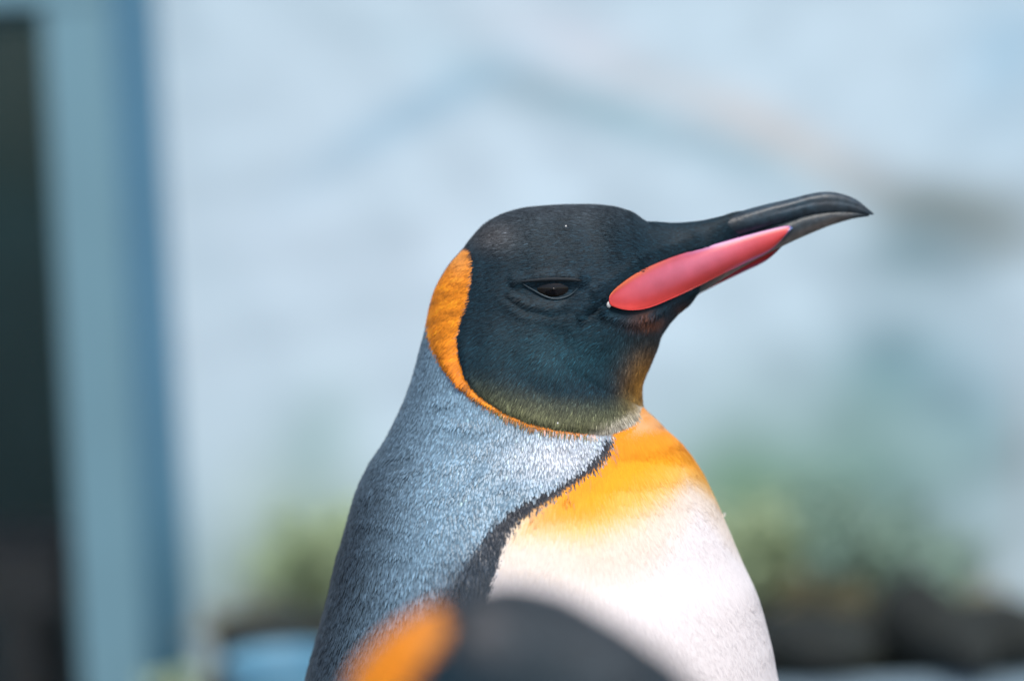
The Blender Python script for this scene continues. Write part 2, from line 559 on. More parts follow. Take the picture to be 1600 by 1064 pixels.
# ------------------------------------------------------------------ the penguins
# every outline below is traced on the standing bird; pixels become millimetres through K
SEC = [  # top/back point, throat/front point, half depth, twist of the body towards the camera (degrees)
    ((1172, 328), (1160, 364), 4, 0), ((1150, 331.5), (1132, 398), 17, 0), ((1126, 337.5), (1106, 430), 29, 0), ((1092, 344.5), (1083, 468), 38, 0),
    ((1053, 347.5), (1061, 490), 47, 0), ((1030, 347), (1048, 504), 56, 0),
    ((1014, 346), (1037, 518), 65, 0), ((993, 335), (1028, 540), 80, 0), ((971, 326.5), (1020, 560), 90, 0),
    ((941, 321), (1012, 578), 100, 0), ((899, 319.5), (1006, 594), 109, 0), ((858, 321), (1004, 604), 115, 0),
    ((820, 325), (1003.5, 611), 119, 0), ((790, 333), (1003.5, 616), 121, 0), ((764, 346), (1003.5, 620), 122, 0),
    ((741, 367), (1003.7, 623), 123, 1), ((726, 386), (1004, 626), 124, 2), ((706, 410), (1004.3, 629), 126, 3),
    ((685, 444), (1005, 632), 128, 5), ((674, 474), (1007, 636), 131, 7), ((668, 500), (1010, 640), 134, 9),
    ((655, 549), (1019, 649), 140, 13), ((640, 602), (1036, 666), 150, 18), ((621, 648), (1054, 683), 163, 22),
    ((598, 692), (1072, 703), 178, 26), ((577, 724), (1089, 726), 196, 29), ((558, 762), (1109, 761), 220, 32),
    ((541, 816), (1133, 812), 250, 35), ((526, 870), (1157, 868), 274, 36), ((513, 925), (1181, 922), 295, 37),
    ((496, 990), (1202, 988), 314, 38), ((477, 1060), (1218, 1060), 328, 38), ((452, 1200), (1250, 1200), 348, 38),
    ((450, 1400), (1290, 1400), 364, 38), ((465, 1700), (1320, 1700), 374, 38), ((495, 2000), (1330, 2000), 370, 38),
    ((540, 2300), (1300, 2300), 345, 38), ((610, 2540), (1230, 2540), 290, 38), ((700, 2690), (1140, 2690), 200, 38),
    ((800, 2770), (1040, 2770), 110, 38), ((900, 2795), (950, 2795), 20, 38)]
CX, CY, FOOT_PY = 850.0, 640.0, 2850.0

INNER = [(740, 383), (747, 403), (743, 429), (736, 463), (725, 493), (719, 519), (721, 549), (728, 577), (741, 596),
         (760, 611), (790, 630), (828, 645), (866, 654), (910, 660), (946, 663)]
OUTER = [(672, 496), (674, 508), (681, 534), (696, 564), (719, 588), (745, 610), (772, 627), (802, 642), (843, 653.5), (884, 659), (926, 663), (947, 666)]
HEADP = INNER + [(975, 652), (1003, 634), (1500, 634), (1500, 150), (560, 150), (560, 376)]
PATCHP = [(740, 383), (560, 376), (560, 490)] + OUTER + INNER[::-1][1:-1]
BLK_IN = [(940, 668), (936, 676), (926, 692), (901, 712), (866, 731), (827, 747), (797, 764), (768, 788), (748, 824), (724, 866),
          (704, 910), (680, 960), (600, 1100), (560, 1300), (555, 1700), (600, 2200), (700, 2700)]
BLK_OUT = [(953, 668), (946, 689), (929, 707), (897, 727), (867, 746), (836, 764), (810, 781), (793, 801), (785, 827),
           (777, 853), (766, 884), (753, 914), (742, 945), (715, 1064), (670, 1250), (640, 1700), (680, 2200), (780, 2700)]
CHESTP = BLK_OUT + [(1700, 2900), (1700, 624), (1003, 626), (970, 645), (945, 658)]
BLACKP = BLK_IN + BLK_OUT[::-1]
EYEP = [(817, 438), (833, 447), (848, 455), (864, 459), (880, 456.5), (893, 449), (904, 436), (885, 434.5), (862, 433.5), (838, 435)]


def lerp3(a, b, t):
    return a * (1 - t[:, None]) + np.asarray(b) * t[:, None]


def pattern(x, y, dark_nape):
    """plumage colour at traced pixel coordinates (near half of the bird)"""
    n = len(x)
    hs, ps = sdist(x, y, HEADP), sdist(x, y, PATCHP)
    cs, bs = sdist(x, y, CHESTP), sdist(x, y, BLACKP)
    # neck and back: silver blue, darker feathering on the back
    c = np.tile(np.array([0.145, 0.238, 0.312]), (n, 1))
    lft = np.interp(y, [480, 600, 690, 760, 860, 960, 1064, 1400], [664, 640, 600, 565, 535, 508, 485, 455])
    back = 1 - sst(4, 70 + 0.30 * np.clip(y - 600, 0, 900), x - lft + 6 * wob(x, y, 60, 1))
    c = lerp3(c, [0.012, 0.018, 0.026], back * sst(560, 860, y) * 0.93 + 0.45 * back * (1 - sst(560, 860, y)))
    c = lerp3(c, [0.40, 0.44, 0.50], gauss(x, y, 880, 690, 80, 36) * 0.9)
    nearb = seg_dist(x, y, BLK_IN)
    c = lerp3(c, [0.060, 0.075, 0.092], (1 - sst(6, 75, nearb)) * sst(790, 890, y) * 0.85)
    low = sst(1000, 1300, y)
    c = lerp3(c, [0.07, 0.09, 0.115], low * 0.6)
    # black band
    sw = 2.5 + 26 * sst(760, 900, y) * (cs < -12)
    t = sst(-sw, 2.5, bs)
    c = lerp3(c, [0.022, 0.027, 0.036], t)
    c = lerp3(c, [0.030, 0.044, 0.060], t * sst(770, 850, y) * 0.9)
    # breast: orange fading through yellow to white
    yend = np.interp(x, [780, 830, 914, 980, 1024, 1067, 1110], [800, 802, 806, 784, 756, 724, 712])
    ytop = np.interp(x, [830, 900, 960, 1004, 1060, 1110], [735, 705, 655, 643, 652, 660])
    q = (y - ytop) / (yend - ytop)
    ch = np.tile(np.array([0.86, 0.30, 0.016]), (n, 1))
    ch = lerp3(ch, [0.88, 0.37, 0.015], sst(0.10, 0.42, q))
    ch = lerp3(ch, [0.88, 0.52, 0.13], sst(0.40, 0.78, q))
    ch = lerp3(ch, [0.82, 0.70, 0.58], sst(0.62, 1.08, q))
    ch = lerp3(ch, [0.85, 0.795, 0.785], sst(0.98, 1.9, q))
    ch = lerp3(ch, [0.86, 0.78, 0.70], gauss(x, y, 830, 800, 70, 35) * 0.5)
    ch = lerp3(ch, [0.75, 0.50, 0.28], gauss(x, y, 985, 647, 45, 9) * 0.7)
    c = lerp3(c, np.broadcast_to(0, 3), 0 * t)
    tc_ = sst(-1.5, 1.5, cs)[:, None]
    c = c * (1 - tc_) + ch * tc_
    # black head with blue cheek sheen painted in, olive and gold lower edge, pale band at the crease
    hd = np.tile(np.array([0.0040, 0.0190, 0.0300]), (n, 1))
    hd = lerp3(hd, [0.046, 0.056, 0.064], gauss(x, y, 880, 312, 175, 36) * 0.9)  # grey sheen of top light on the crown, put into the colour
    hd = lerp3(hd, [0.075, 0.078, 0.082], gauss(x, y, 778, 362, 38, 24) * 0.9)  # nape sheen painted as a lighter grey patch
    hd = lerp3(hd, [0.010, 0.050, 0.070], gauss(x, y, 890, 540, 115, 42) * 0.8)
    hd = lerp3(hd, [0.008, 0.028, 0.045], gauss(x, y, 930, 440, 45, 35) * 0.7)
    dI = seg_dist(x, y, INNER + [(975, 654), (1003, 636)])
    ol = (1 - sst(5, 70, dI)) * sst(540, 630, y + 0.15 * (x - 800))
    hd = lerp3(hd, [0.125, 0.130, 0.058], ol * 0.9)
    gold = gauss(x, y, 1012, 590, 34, 46)
    hd = lerp3(hd, [0.36, 0.17, 0.018], np.clip(gold * 1.0, 0, 1))
    hd = lerp3(hd, [0.17, 0.05, 0.012], gauss(x, y, 1012, 492, 26, 9) * 0.6 + gauss(x, y, 1085, 478, 22, 10) * 0.5)
    cr = seg_dist(x, y, [(925, 657), (950, 650), (978, 641), (1006, 634)])
    hd = lerp3(hd, [0.60, 0.55, 0.45], np.exp(-(cr / 9) ** 2) * 0.85)
    th = sst(-1.0, 1.0, hs)[:, None]
    c = c * (1 - th) + hd * th
    pt = np.tile(np.array([0.78, 0.245, 0.008]), (n, 1))
    pt = lerp3(pt, [0.74, 0.30, 0.07], gauss(x, y, 728, 395, 22, 26) * 0.8)
    pt = lerp3(pt, [0.66, 0.19, 0.006], gauss(x, y, 720, 575, 30, 40) * 0.7)
    tp = (sst(-1.2, 1.2, ps) * (1 - dark_nape))[:, None]
    c = c * (1 - tp) + pt * tp
    c = lerp3(c, [0.05, 0.055, 0.06], dark_nape * sst(360, 380, y) * (1 - sst(560, 620, y)))
    return c, hs, ps, cs, bs


def flow2d(x, y, hs, ps, cs):
    """lie of the feathers over the head, in pixels (x right, y down); weight 0 = follow the body"""
    a = np.interp(y, [320, 400, 470, 540, 600, 660], [3, 8, 18, 45, 68, 82])
    a = a + 8 * wob(x, y, 90, 6)
    a = np.where(ps > 0, np.interp(y, [385, 450, 520, 600, 660], [25, 22, 38, 58, 75]) + 5 * wob(x, y, 30, 2), a)
    a = a + (100 - a) * sst(930, 1010, x) * sst(455, 520, y) * (ps < 0)
    hd_ = (hs > -2) | (ps > -2)
    a = np.where(~hd_ & (cs > 0), np.clip(91 + (x - 950) * 0.13, 80, 112) + 4 * wob(x, y, 40, 7), a)
    a = np.radians(a)
    return -np.cos(a), np.sin(a), np.where(hd_, 1.0, (cs > 0) * (1 - sst(1000, 1150, y)))


def bump_field(x, y, hs, ps, cs):
    """relief of the head in pixels, outward"""
    b = 4.5 * np.exp(-(seg_dist(x, y, [(812, 430), (845, 424), (880, 424), (912, 430)]) / 8.5) ** 2)
    b -= 7.0 * gauss(x, y, 863, 449, 44, 17)
    b += 1.4 * np.exp(-(seg_dist(x, y, [(806, 452), (830, 466), (862, 471), (892, 466), (908, 452)]) / 6) ** 2)
    b -= 0.6 * np.exp(-(seg_dist(x, y, [(800, 455), (826, 477), (862, 484), (900, 478)]) / 4.5) ** 2)
    b += 0.5 * np.exp(-(seg_dist(x, y, [(800, 470), (840, 492), (890, 494)]) / 8) ** 2)
    b -= 4.0 * np.exp(-(seg_dist(x, y, [(918, 485), (932, 477), (944, 465)]) / 4) ** 2)
    b += 2.0 * np.exp(-(seg_dist(x, y, [(935, 446), (964, 428), (1000, 408), (1044, 388), (1092, 372)]) / 8) ** 2)
    b -= 5.0 * sst(-4, 6, sdist(x, y, Bird.PU + Bird.PL[::-1][1:-1]))
    edge = np.maximum(hs, ps)
    b += 6.0 * sst(-5, 16, edge) * sst(470, 560, y) * (1 - sst(930, 1000, x))
    b += 1.0 * wob(x, y, 42, 8) * sst(0, 20, hs)
    # soft wrinkles of the nape and neck
    nk = sst(2, 30, -edge) * (cs < 0) * sst(500, 600, y) * (1 - sst(760, 980, y))
    b += nk * 1.1 * np.sin((0.45 * x + 0.9 * y) / 6.5 + 2.6 * wob(x, y, 60, 3)) * (0.6 + 0.4 * wob(x, y, 35, 11))
    return b


def to_local(x, y, dep):
    """traced pixel + depth in pixels (towards the camera positive) -> bird space in metres, feet at z = 0"""
    u, v = x - CX, y - CY
    down = u * math.sin(ROLL) + v * math.cos(ROLL)
    rt = u * math.cos(ROLL) - v * math.sin(ROLL)
    return np.stack([rt * K, -dep * K, (FOOT_PY - CY) * K - down * K], -1)


class Bird:
    def __init__(self, loc, rz, scale, bend, drop, label, group, nfeather, seed, wide=0.0):
        self.r = np.random.default_rng(seed)
        self.bend_ang, self.drop, self.wide = math.radians(bend), drop, wide
        self.root = empty('king_penguin', loc, rz)
        self.root.scale = (scale,) * 3
        tag(self.root, label, 'penguin', group)
        self.body()
        self.feathers(nfeather)
        self.bill()
        self.eyes()
        self.limbs()

    def warp(self, P, wgt):
        if abs(self.bend_ang) < 1e-6:
            return P
        piv = to_local(np.array(830.0), np.array(700.0), np.array(0.0))
        a = self.bend_ang * wgt
        d = P - piv
        x = d[..., 0] * np.cos(a) + d[..., 2] * np.sin(a)
        z = -d[..., 0] * np.sin(a) + d[..., 2] * np.cos(a)
        return np.stack([x, d[..., 1], z - self.drop * wgt], -1) + piv

    def add(self, name, V, faces, mat, parent=None, smooth=True, attrs=None, wgt=1.0):
        return make_mesh(name, self.warp(V, wgt), faces, mat, parent or self.root, smooth, attrs)

    def body(self):
        T = np.array([s[0] for s in SEC], float)
        B = np.array([s[1] for s in SEC], float)
        D = np.array([[s[2], s[3]] for s in SEC], float)
        ln = np.concatenate([[0], np.cumsum(0.6 * np.hypot(*np.diff(T, axis=0).T) + 0.4 * np.hypot(*np.diff(B, axis=0).T))])
        full = hermite(ln, np.hstack([T, B, D]), np.concatenate([np.linspace(0, ln[31], 520), np.linspace(ln[31], ln[-1], 90)[1:]]))
        for _ in range(3):
            full[1:-1] = 0.25 * full[:-2] + 0.5 * full[1:-1] + 0.25 * full[2:]
        ns, nphi = len(full), 260
        phi = np.linspace(-math.pi, math.pi, nphi, endpoint=False)
        soft = full.copy()
        for _ in range(220):
            soft[1:-1] = 0.25 * soft[:-2] + 0.5 * soft[1:-1] + 0.25 * soft[2:]
        cph = np.abs(np.cos(phi))[None]
        wex = sst(0.72, 0.97, cph)
        c2 = (full[:, 0:2] + full[:, 2:4]) / 2
        h2 = (full[:, 0:2] - full[:, 2:4]) / 2
        tw = np.radians(full[:, 5])
        cp, sp = np.cos(phi)[None], np.sin(phi)[None]
        cs2, hs2 = (soft[:, 0:2] + soft[:, 2:4]) / 2, (soft[:, 0:2] - soft[:, 2:4]) / 2
        self.PX = (c2[:, 0:1] + h2[:, 0:1] * cp) * wex + (cs2[:, 0:1] + hs2[:, 0:1] * cp) * (1 - wex)
        self.PY = (c2[:, 1:2] + h2[:, 1:2] * cp) * wex + (cs2[:, 1:2] + hs2[:, 1:2] * cp) * (1 - wex)
        self.DP = full[:, 4:5] * sp
        psi = np.abs((phi[None] + tw[:, None] + math.pi) % (2 * math.pi) - math.pi)
        phn = psi - tw[:, None]
        self.QX = c2[:, 0:1] + h2[:, 0:1] * np.cos(phn)
        self.QY = c2[:, 1:2] + h2[:, 1:2] * np.cos(phn)
        self.nape = (psi < 0.11).astype(float) * np.ones((ns, 1))
        P0 = to_local(self.PX, self.PY, self.DP)

        def normals(P):
            ds = np.gradient(P, axis=0)
            dp = np.roll(P, -1, 1) - np.roll(P, 1, 1)
            N = np.cross(ds, dp)
            N /= np.linalg.norm(N, axis=-1, keepdims=True) + 1e-12
            cen = to_local(c2[:, 0], c2[:, 1], 0 * c2[:, 0])[:, None]
            if ((P - cen) * N).sum() < 0:
                N = -N
            return N
        N = normals(P0)
        c, hs, ps, cs, bs = pattern(self.QX.ravel() - self.wide * (1 - sst(560, 650, self.QY.ravel())), self.QY.ravel(), self.nape.ravel())
        bf = bump_field(self.QX.ravel(), self.QY.ravel(), hs, ps, cs).reshape(ns, nphi)
        # keep the traced outline: relief acts on the flanks of the head, not at its rim
        P = P0 + N * (bf * np.clip(np.abs(np.sin(phi)) * 1.6, 0, 1)[None])[..., None] * K
        self.P, self.N = P, normals(P)
        self.DPb = -P[..., 1] / K
        self.ns, self.nphi = ns, nphi
        rowy = c2[:, 1]
        self.wrow = 1 - sst(0, 1, np.clip((np.arange(ns) - np.argmin(np.abs(T[20, 1] - full[:, 1]))) / 150.0, 0, 1))
        V = self.warp(P, self.wrow[:, None])
        self.Pw = V
        f = grid_faces(ns, nphi, True)
        cap0, cap1 = np.arange(nphi)[None], (np.arange(nphi) + (ns - 1) * nphi)[None, ::-1]
        self.bodyobj = make_mesh('body', V.reshape(-1, 3), [f, cap0, cap1], M['skin'], self.root, True,
                                 {'Col': ('FLOAT_COLOR', c)})

    def depth(self, x, y):
        """near side depth (pixels) of the body at traced pixels, from the closest surface point"""
        near = self.DPb > 0
        gx, gy, gd = self.PX[near], self.PY[near], self.DPb[near]
        out = []
        for a, b in zip(np.atleast_1d(x), np.atleast_1d(y)):
            d2 = (gx - a) ** 2 + (gy - b) ** 2
            i = np.argpartition(d2, 4)[:4]
            out.append(np.average(gd[i], weights=1 / (d2[i] + 0.3)))
        return np.array(out)

    def feathers(self, total):
        P, N, r = self.P, self.N, self.r
        ns, nphi = self.ns, self.nphi
        a = np.linalg.norm(np.cross(P[1:] - P[:-1], (np.roll(P, -1, 1) - P)[:-1]), axis=-1)
        dens = np.ones_like(a)
        qy = self.QY[:-1]
        _, hs0, ps0, cs0, bs0 = pattern(self.QX[:-1].ravel(), qy.ravel(), 0 * qy.ravel())
        hs0, ps0, cs0 = (q.reshape(qy.shape) for q in (hs0, ps0, cs0))
        grey = (hs0 < -1) & (ps0 < -1) & (cs0 < -1)
        dens *= np.interp(qy, [650, 780, 1100], [3.0, 1.7, 1.4])
        dens *= np.where(qy > 1150, 0.10, 1.0)
        dens *= np.where(self.DP[:-1] < -20, 0.45, 1.0)
        dens *= np.where(grey, 0.0, 1.0)
        wts = (a * dens).ravel()
        wts /= wts.sum()
        cell = r.choice(len(wts), total, p=wts)
        i, j = cell // nphi, cell % nphi
        fi, fj = r.random(total), r.random(total)
        # grey parts: staggered rows, like scales
        big = 1.0 if total > 90000 else 2.0
        st = np.linalg.norm(np.diff(P, axis=0), axis=-1)
        wg = np.where(grey, 1.0, 0)
        meanst = (st * wg).sum(1) / np.maximum(wg.sum(1), 1)
        meanst = np.where(wg.sum(1) > 0, meanst, 1e-4)
        arc = np.concatenate([[0], np.cumsum(meanst)])
        li, lj, lfi, lfj = [], [], [], []
        pos = 0.0
        k = 0
        rowlen = np.linalg.norm(np.roll(P, -1, 1) - P, axis=-1)
        while pos < arc[-1]:
            ii = min(np.searchsorted(arc, pos, side='right') - 1, ns - 2)
            y0 = np.median(self.QY[ii][grey[ii]]) if grey[ii].any() else 0
            gs = big * np.interp(y0, [500, 800, 1050, 1400], [1.2e-3, 1.35e-3, 1.75e-3, 9e-3])
            if grey[ii].any():
                cum = np.concatenate([[0], np.cumsum(rowlen[ii])])
                nn = int(cum[-1] / (gs * 0.82))
                q = (np.arange(nn) + 0.5 * (k % 2) + r.uniform(-.38, .38, nn)) * cum[-1] / nn % cum[-1]
                jj = np.clip(np.searchsorted(cum, q, side='right') - 1, 0, nphi - 1)
                f_ = (q - cum[jj]) / (cum[jj + 1] - cum[jj] + 1e-12)
                ip = np.clip(pos + r.uniform(-.55, .55, nn) * gs, 0, arc[-1] - 1e-6)
                i2 = np.clip(np.searchsorted(arc, ip, side='right') - 1, 0, ns - 2)
                ok = grey[i2, jj]
                li.append(i2[ok]); lj.append(jj[ok]); lfj.append(f_[ok])
                lfi.append(((ip - arc[i2]) / (arc[i2 + 1] - arc[i2] + 1e-12))[ok])
            pos += gs * 1.15
            k += 1
        i = np.concatenate([i] + li); j = np.concatenate([j] + lj)
        fi = np.concatenate([fi] + lfi); fj = np.concatenate([fj] + lfj)
        small = total < 90000
        total = len(i)
        j2 = (j + 1) % nphi

        def bil(A):
            e = (slice(None), None) if A.ndim == 3 else (slice(None),)
            u, v = fi[e], fj[e]
            return A[i, j] * (1 - u) * (1 - v) + A[i + 1, j] * u * (1 - v) + A[i, j2] * (1 - u) * v + A[i + 1, j2] * u * v
        p, nrm = bil(P), bil(N)
        nrm /= np.linalg.norm(nrm, axis=1)[:, None]
        x, y = bil(self.QX), bil(self.QY)
        nape = self.nape[i, j]
        wrow = self.wrow[i] * (1 - fi) + self.wrow[i + 1] * fi
        jit = r.normal(0, 1.0, total)
        jx = x + r.normal(0, 1.1, total)
        jy = y + jit * np.where((y > 660) & (x > 700), 1.8, 1.1)
        c, hs, ps, cs, bs = pattern(jx - self.wide * (1 - sst(560, 650, jy)), jy, nape)
        # lie of the feather
        tg = P[np.minimum(i + 1, ns - 1), j] - P[i, j]
        tg /= np.linalg.norm(tg, axis=1)[:, None] + 1e-12
        fx, fy, fw = flow2d(x, y, hs, ps, cs)
        fl = to_local(x + fx, y + fy, 0 * x) - to_local(x, y, 0 * x)
        fl /= np.linalg.norm(fl, axis=1)[:, None]
        d = tg * (1 - fw)[:, None] + fl * fw[:, None]
        d += r.normal(0, 0.10, d.shape)
        d -= nrm * (d * nrm).sum(1)[:, None]
        d /= np.linalg.norm(d, axis=1)[:, None] + 1e-12
        s = np.cross(nrm, d)
        # kinds: head, patch, neck, back, breast
        head, patch, breast = hs > 0, ps > 0, cs > 0
        back = (~head) & (~patch) & (~breast) & (y > 850)
        L = np.full(total, 4.2e-3)
        W = np.full(total, 1.35e-3)
        lift = np.full(total, 0.10)
        L[head], W[head], lift[head] = 5.2e-3, 0.62e-3, 0.07
        hl = head & (y > 560)
        L[hl], W[hl], lift[hl] = 5.4e-3, 0.62e-3, 0.09
        L[patch], W[patch], lift[patch] = 5.0e-3, 0.8e-3, 0.12
        L[breast], W[breast], lift[breast] = 9.0e-3, 1.0e-3, 0.018
        L[back], W[back], lift[back] = 6.2e-3, 1.45e-3, 0.13
        thin = patch & (y > 585)
        L[thin] = np.interp(y[thin], [585, 625], [4.2e-3, 1.7e-3])
        W[thin] *= 0.8
        nb = (~head) & (~patch) & (~breast) & (cs > -16)
        L[nb], W[nb], lift[nb] = 3.4e-3, 0.85e-3, 0.10
        fr = head & (x > 1050)
        L[fr], W[fr], lift[fr] = 4.2e-3, 0.5e-3, 0.03
        low = y > 1150
        L[low], W[low] = L[low] * 2.6, W[low] * 3.2
        if small:
            L, W = L * 1.5, W * 2.2
        L *= r.uniform(0.7, 1.3, total)
        W *= r.uniform(0.7, 1.3, total)
        lift *= r.uniform(0.4, 1.5, total)
        neck = ~(head | patch | breast)
        val = np.where(neck, r.lognormal(0, 0.22, total), r.lognormal(0, 0.13, total))
        val = np.where(head, r.lognormal(0, 0.38, total), val)
        val = np.where(breast, np.clip(r.normal(1, 0.04, total), 0.88, 1.08), val)
        val *= np.where(patch, 1 + 0.22 * wob(x * 0.8, y * 2.4, 20, 4), 1)
        c = np.clip(c * val[:, None], 0, 0.92)
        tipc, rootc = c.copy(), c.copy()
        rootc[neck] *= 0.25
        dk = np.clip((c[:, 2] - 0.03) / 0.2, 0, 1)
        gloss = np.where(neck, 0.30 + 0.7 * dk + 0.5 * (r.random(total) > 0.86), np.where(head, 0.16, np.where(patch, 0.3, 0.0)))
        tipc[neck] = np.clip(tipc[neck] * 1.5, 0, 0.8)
        keep = ~inside(x, y, EYEP) & ~inside(x, y, self.plate_outline())
        sel = np.flatnonzero(keep)
        p, nrm, d, s, L, W, lift, tipc, rootc, wrow, gloss = (q[sel] for q in (p, nrm, d, s, L, W, lift, tipc, rootc, wrow, gloss))
        L, W, lf = L[:, None], W[:, None], lift[:, None]
        rd = np.where(breast, 0.3, np.where(head, 0.8, 1.0))[sel][:, None]
        base = p - nrm * 0.00025
        mid = p + d * L * 0.55 + nrm * (L * 0.55 * lf + 0.00008)
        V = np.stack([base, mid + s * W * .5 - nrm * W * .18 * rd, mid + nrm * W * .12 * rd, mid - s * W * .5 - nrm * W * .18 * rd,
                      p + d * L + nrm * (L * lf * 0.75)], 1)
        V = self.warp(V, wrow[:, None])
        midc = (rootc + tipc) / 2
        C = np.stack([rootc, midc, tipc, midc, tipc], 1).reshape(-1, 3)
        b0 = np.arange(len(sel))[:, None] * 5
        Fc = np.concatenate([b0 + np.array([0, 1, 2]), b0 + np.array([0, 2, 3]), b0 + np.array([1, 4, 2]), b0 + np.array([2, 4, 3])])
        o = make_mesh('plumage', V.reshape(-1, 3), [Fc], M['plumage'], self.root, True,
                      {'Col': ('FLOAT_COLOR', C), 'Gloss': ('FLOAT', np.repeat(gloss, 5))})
        o['kind'] = 'stuff'

    # bill ---------------------------------------------------------------
    PU = [(946, 474), (949, 464), (964, 449), (996, 427), (1044, 405), (1092, 389.5), (1140, 375.5), (1188, 362.5), (1226, 354), (1238, 357)]
    PL = [(946, 474), (951, 482), (977, 488), (1009, 483.5), (1053, 465), (1092, 446.5), (1130, 427.5), (1165, 411), (1203, 391.5), (1238, 357)]

    def plate_outline(self):
        return self.PU + self.PL[::-1][1:-1]

    def loft(self, top, bot, dep, n, nr, groove=0.0, flat_bot=0.0):
        """tube between an upper and a lower traced line"""
        top, bot, dep = (np.asarray(a, float) for a in (top, bot, dep))
        t = np.linspace(0, 1, len(top))
        tq = np.linspace(0, 1, n)
        T, B, D = hermite(t, top, tq), hermite(t, bot, tq), hermite(t, dep[:, None], tq)[:, 0]
        a = np.linspace(0, 2 * math.pi, nr, endpoint=False)[None]
        ca, sa = np.cos(a), np.sin(a)
        c, h = (T + B) / 2, (T - B) / 2
        sq = np.sign(sa) * np.abs(sa) ** 0.85
        g_ = 1 - groove * sst(0.28, 0.5, tq)[:, None] * np.exp(-((ca - 0.12) / 0.2) ** 2)
        x = c[:, 0:1] + h[:, 0:1] * ca
        y = c[:, 1:2] + h[:, 1:2] * ca
        return x, y, D[:, None] * sq * g_

    def bill(self):
        SH_ = 0.10            # slight roll of the bill: the far side sits lower

        def place(x, y, dep):
            ax = np.clip(x - 1000, 0, 400)
            return to_local(x, y - dep * SH_, dep - ax * 0.05)
        # upper mandible, from under the forehead feathers to the hooked tip
        top = [(1000, 386), (1053, 366), (1092, 354), (1140, 335), (1187, 321), (1235, 310), (1267, 302), (1293, 299), (1315, 302), (1338, 310.5), (1356, 324), (1367, 333)]
        bot = [(985, 428), (1044, 403), (1092, 388), (1140, 374), (1187, 360), (1228, 348), (1258, 340), (1287, 336), (1312, 334), (1334, 334), (1352, 335), (1367, 335)]
        dep = [20, 23, 26, 26, 25.5, 22, 19, 17, 14, 11, 7, 1]
        x, y, d = self.loft(top, bot, dep, 150, 56, groove=0.09)
        V = place(x, y, d)
        ridge = np.exp(-((y - np.minimum.accumulate(y, 1)) / 1e9) ** 2)
        C = np.tile(np.array([0.024, 0.052, 0.074]), (x.size, 1))
        xr, yr = x.ravel(), y.ravel()
        C = lerp3(C, [0.010, 0.019, 0.027], 1 - sst(1120, 1215, xr))
        C = lerp3(C, [0.036, 0.058, 0.076], sst(1240, 1300, xr) * (1 - sst(1335, 1360, xr)) * 0.8)
        C = lerp3(C, [0.036, 0.034, 0.034], (0.5 + 0.5 * wob(xr, yr * 3, 30, 5)).clip(0, 1) * 0.45 * sst(1150, 1230, xr))
        f = [grid_faces(150, 56, True), np.arange(56)[None], (np.arange(56) + 149 * 56)[None, ::-1]]
        self.add('upper_mandible', V.reshape(-1, 3), f, M['horn'], attrs={'Col': ('FLOAT_COLOR', C)})
        # lower mandible
        top = [(1000, 424), (1044, 401), (1092, 385), (1140, 371), (1187, 357), (1228, 344), (1258, 334), (1287, 329), (1312, 328), (1334, 330), (1350, 333), (1360, 335)]
        bot = [(1010, 478), (1056, 470), (1096, 456), (1134, 433), (1170, 412), (1206, 393), (1240, 376.5), (1270, 363.5), (1300, 351.5), (1330, 342.5), (1348, 339), (1360, 337.5)]
        dep = [32, 33, 31, 27, 23, 20, 17.5, 15, 12.5, 9.5, 5.5, 1]
        x, y, d = self.loft(top, bot, dep, 150, 48)
        V = place(x, y, d)
        xr, yr = x.ravel(), y.ravel()
        C = np.tile(np.array([0.022, 0.036, 0.046]), (x.size, 1))
        edge = np.interp(xr, [q[0] for q in bot], [q[1] for q in bot]) - yr
        C = lerp3(C, [0.17, 0.13, 0.10], (1 - sst(3, 16, edge)) * sst(1080, 1140, xr) * (1 - sst(1280, 1350, xr)) * 0.8)
        C = lerp3(C, [0.10, 0.10, 0.10], (1 - sst(2, 26, edge)) * gauss(xr, yr, 1250, 360, 60, 60) * 0.5)
        f = [grid_faces(150, 48, True), np.arange(48)[None], (np.arange(48) + 149 * 48)[None, ::-1]]
        lm = self.add('lower_mandible', V.reshape(-1, 3), f, M['horn'], attrs={'Col': ('FLOAT_COLOR', C)})
        LD = lambda xx: np.interp(xx, [1000, 1044, 1092, 1140, 1187, 1228, 1258], [42, 40, 37, 32, 26, 22, 19])
        # coral plates
        n, mm = 120, 34
        t = np.linspace(0, 1, 10)
        tq = np.linspace(0, 1, n)
        tq = tq ** 1.0
        U, Lo = hermite(t, self.PU, tq), hermite(t, self.PL, tq)
        v = np.linspace(0, 1, mm)[None]
        x = U[:, 0:1] * (1 - v) + Lo[:, 0:1] * v
        y = U[:, 1:2] * (1 - v) + Lo[:, 1:2] * v
        sx_, sy_ = x[::3, ::3], y[::3, ::3]
        cd_ = self.depth(sx_.ravel(), sy_.ravel()).reshape(sx_.shape)
        cd_ = cd_ * (1 - sst(1100, 1135, sx_))
        vv3 = v[:, ::3]
        cd_ = np.maximum(cd_, np.where(sx_ > 1050, LD(sx_) * np.sqrt(np.clip(1 - ((vv3 - 0.45) / 0.8) ** 2, 0, 1)), 0))
        bd = np.stack([np.interp(np.arange(mm), np.arange(0, mm, 3), row) for row in cd_])
        bd = np.stack([np.interp(np.arange(n), np.arange(0, n, 3), bd[:, q]) for q in range(mm)], 1)
        kx = np.linspace(-1, 1, 31)
        ker = np.exp(-(kx / .5) ** 2)
        bd = np.stack([np.convolve(np.pad(bd[:, q], 15, mode='edge'), ker / ker.sum(), 'valid') for q in range(mm)], 1)
        k2 = np.ones(7) / 7
        bd = np.stack([np.convolve(np.pad(row, 3, mode='edge'), k2, 'valid') for row in bd])
        prof = np.sin(v * math.pi) ** 0.6
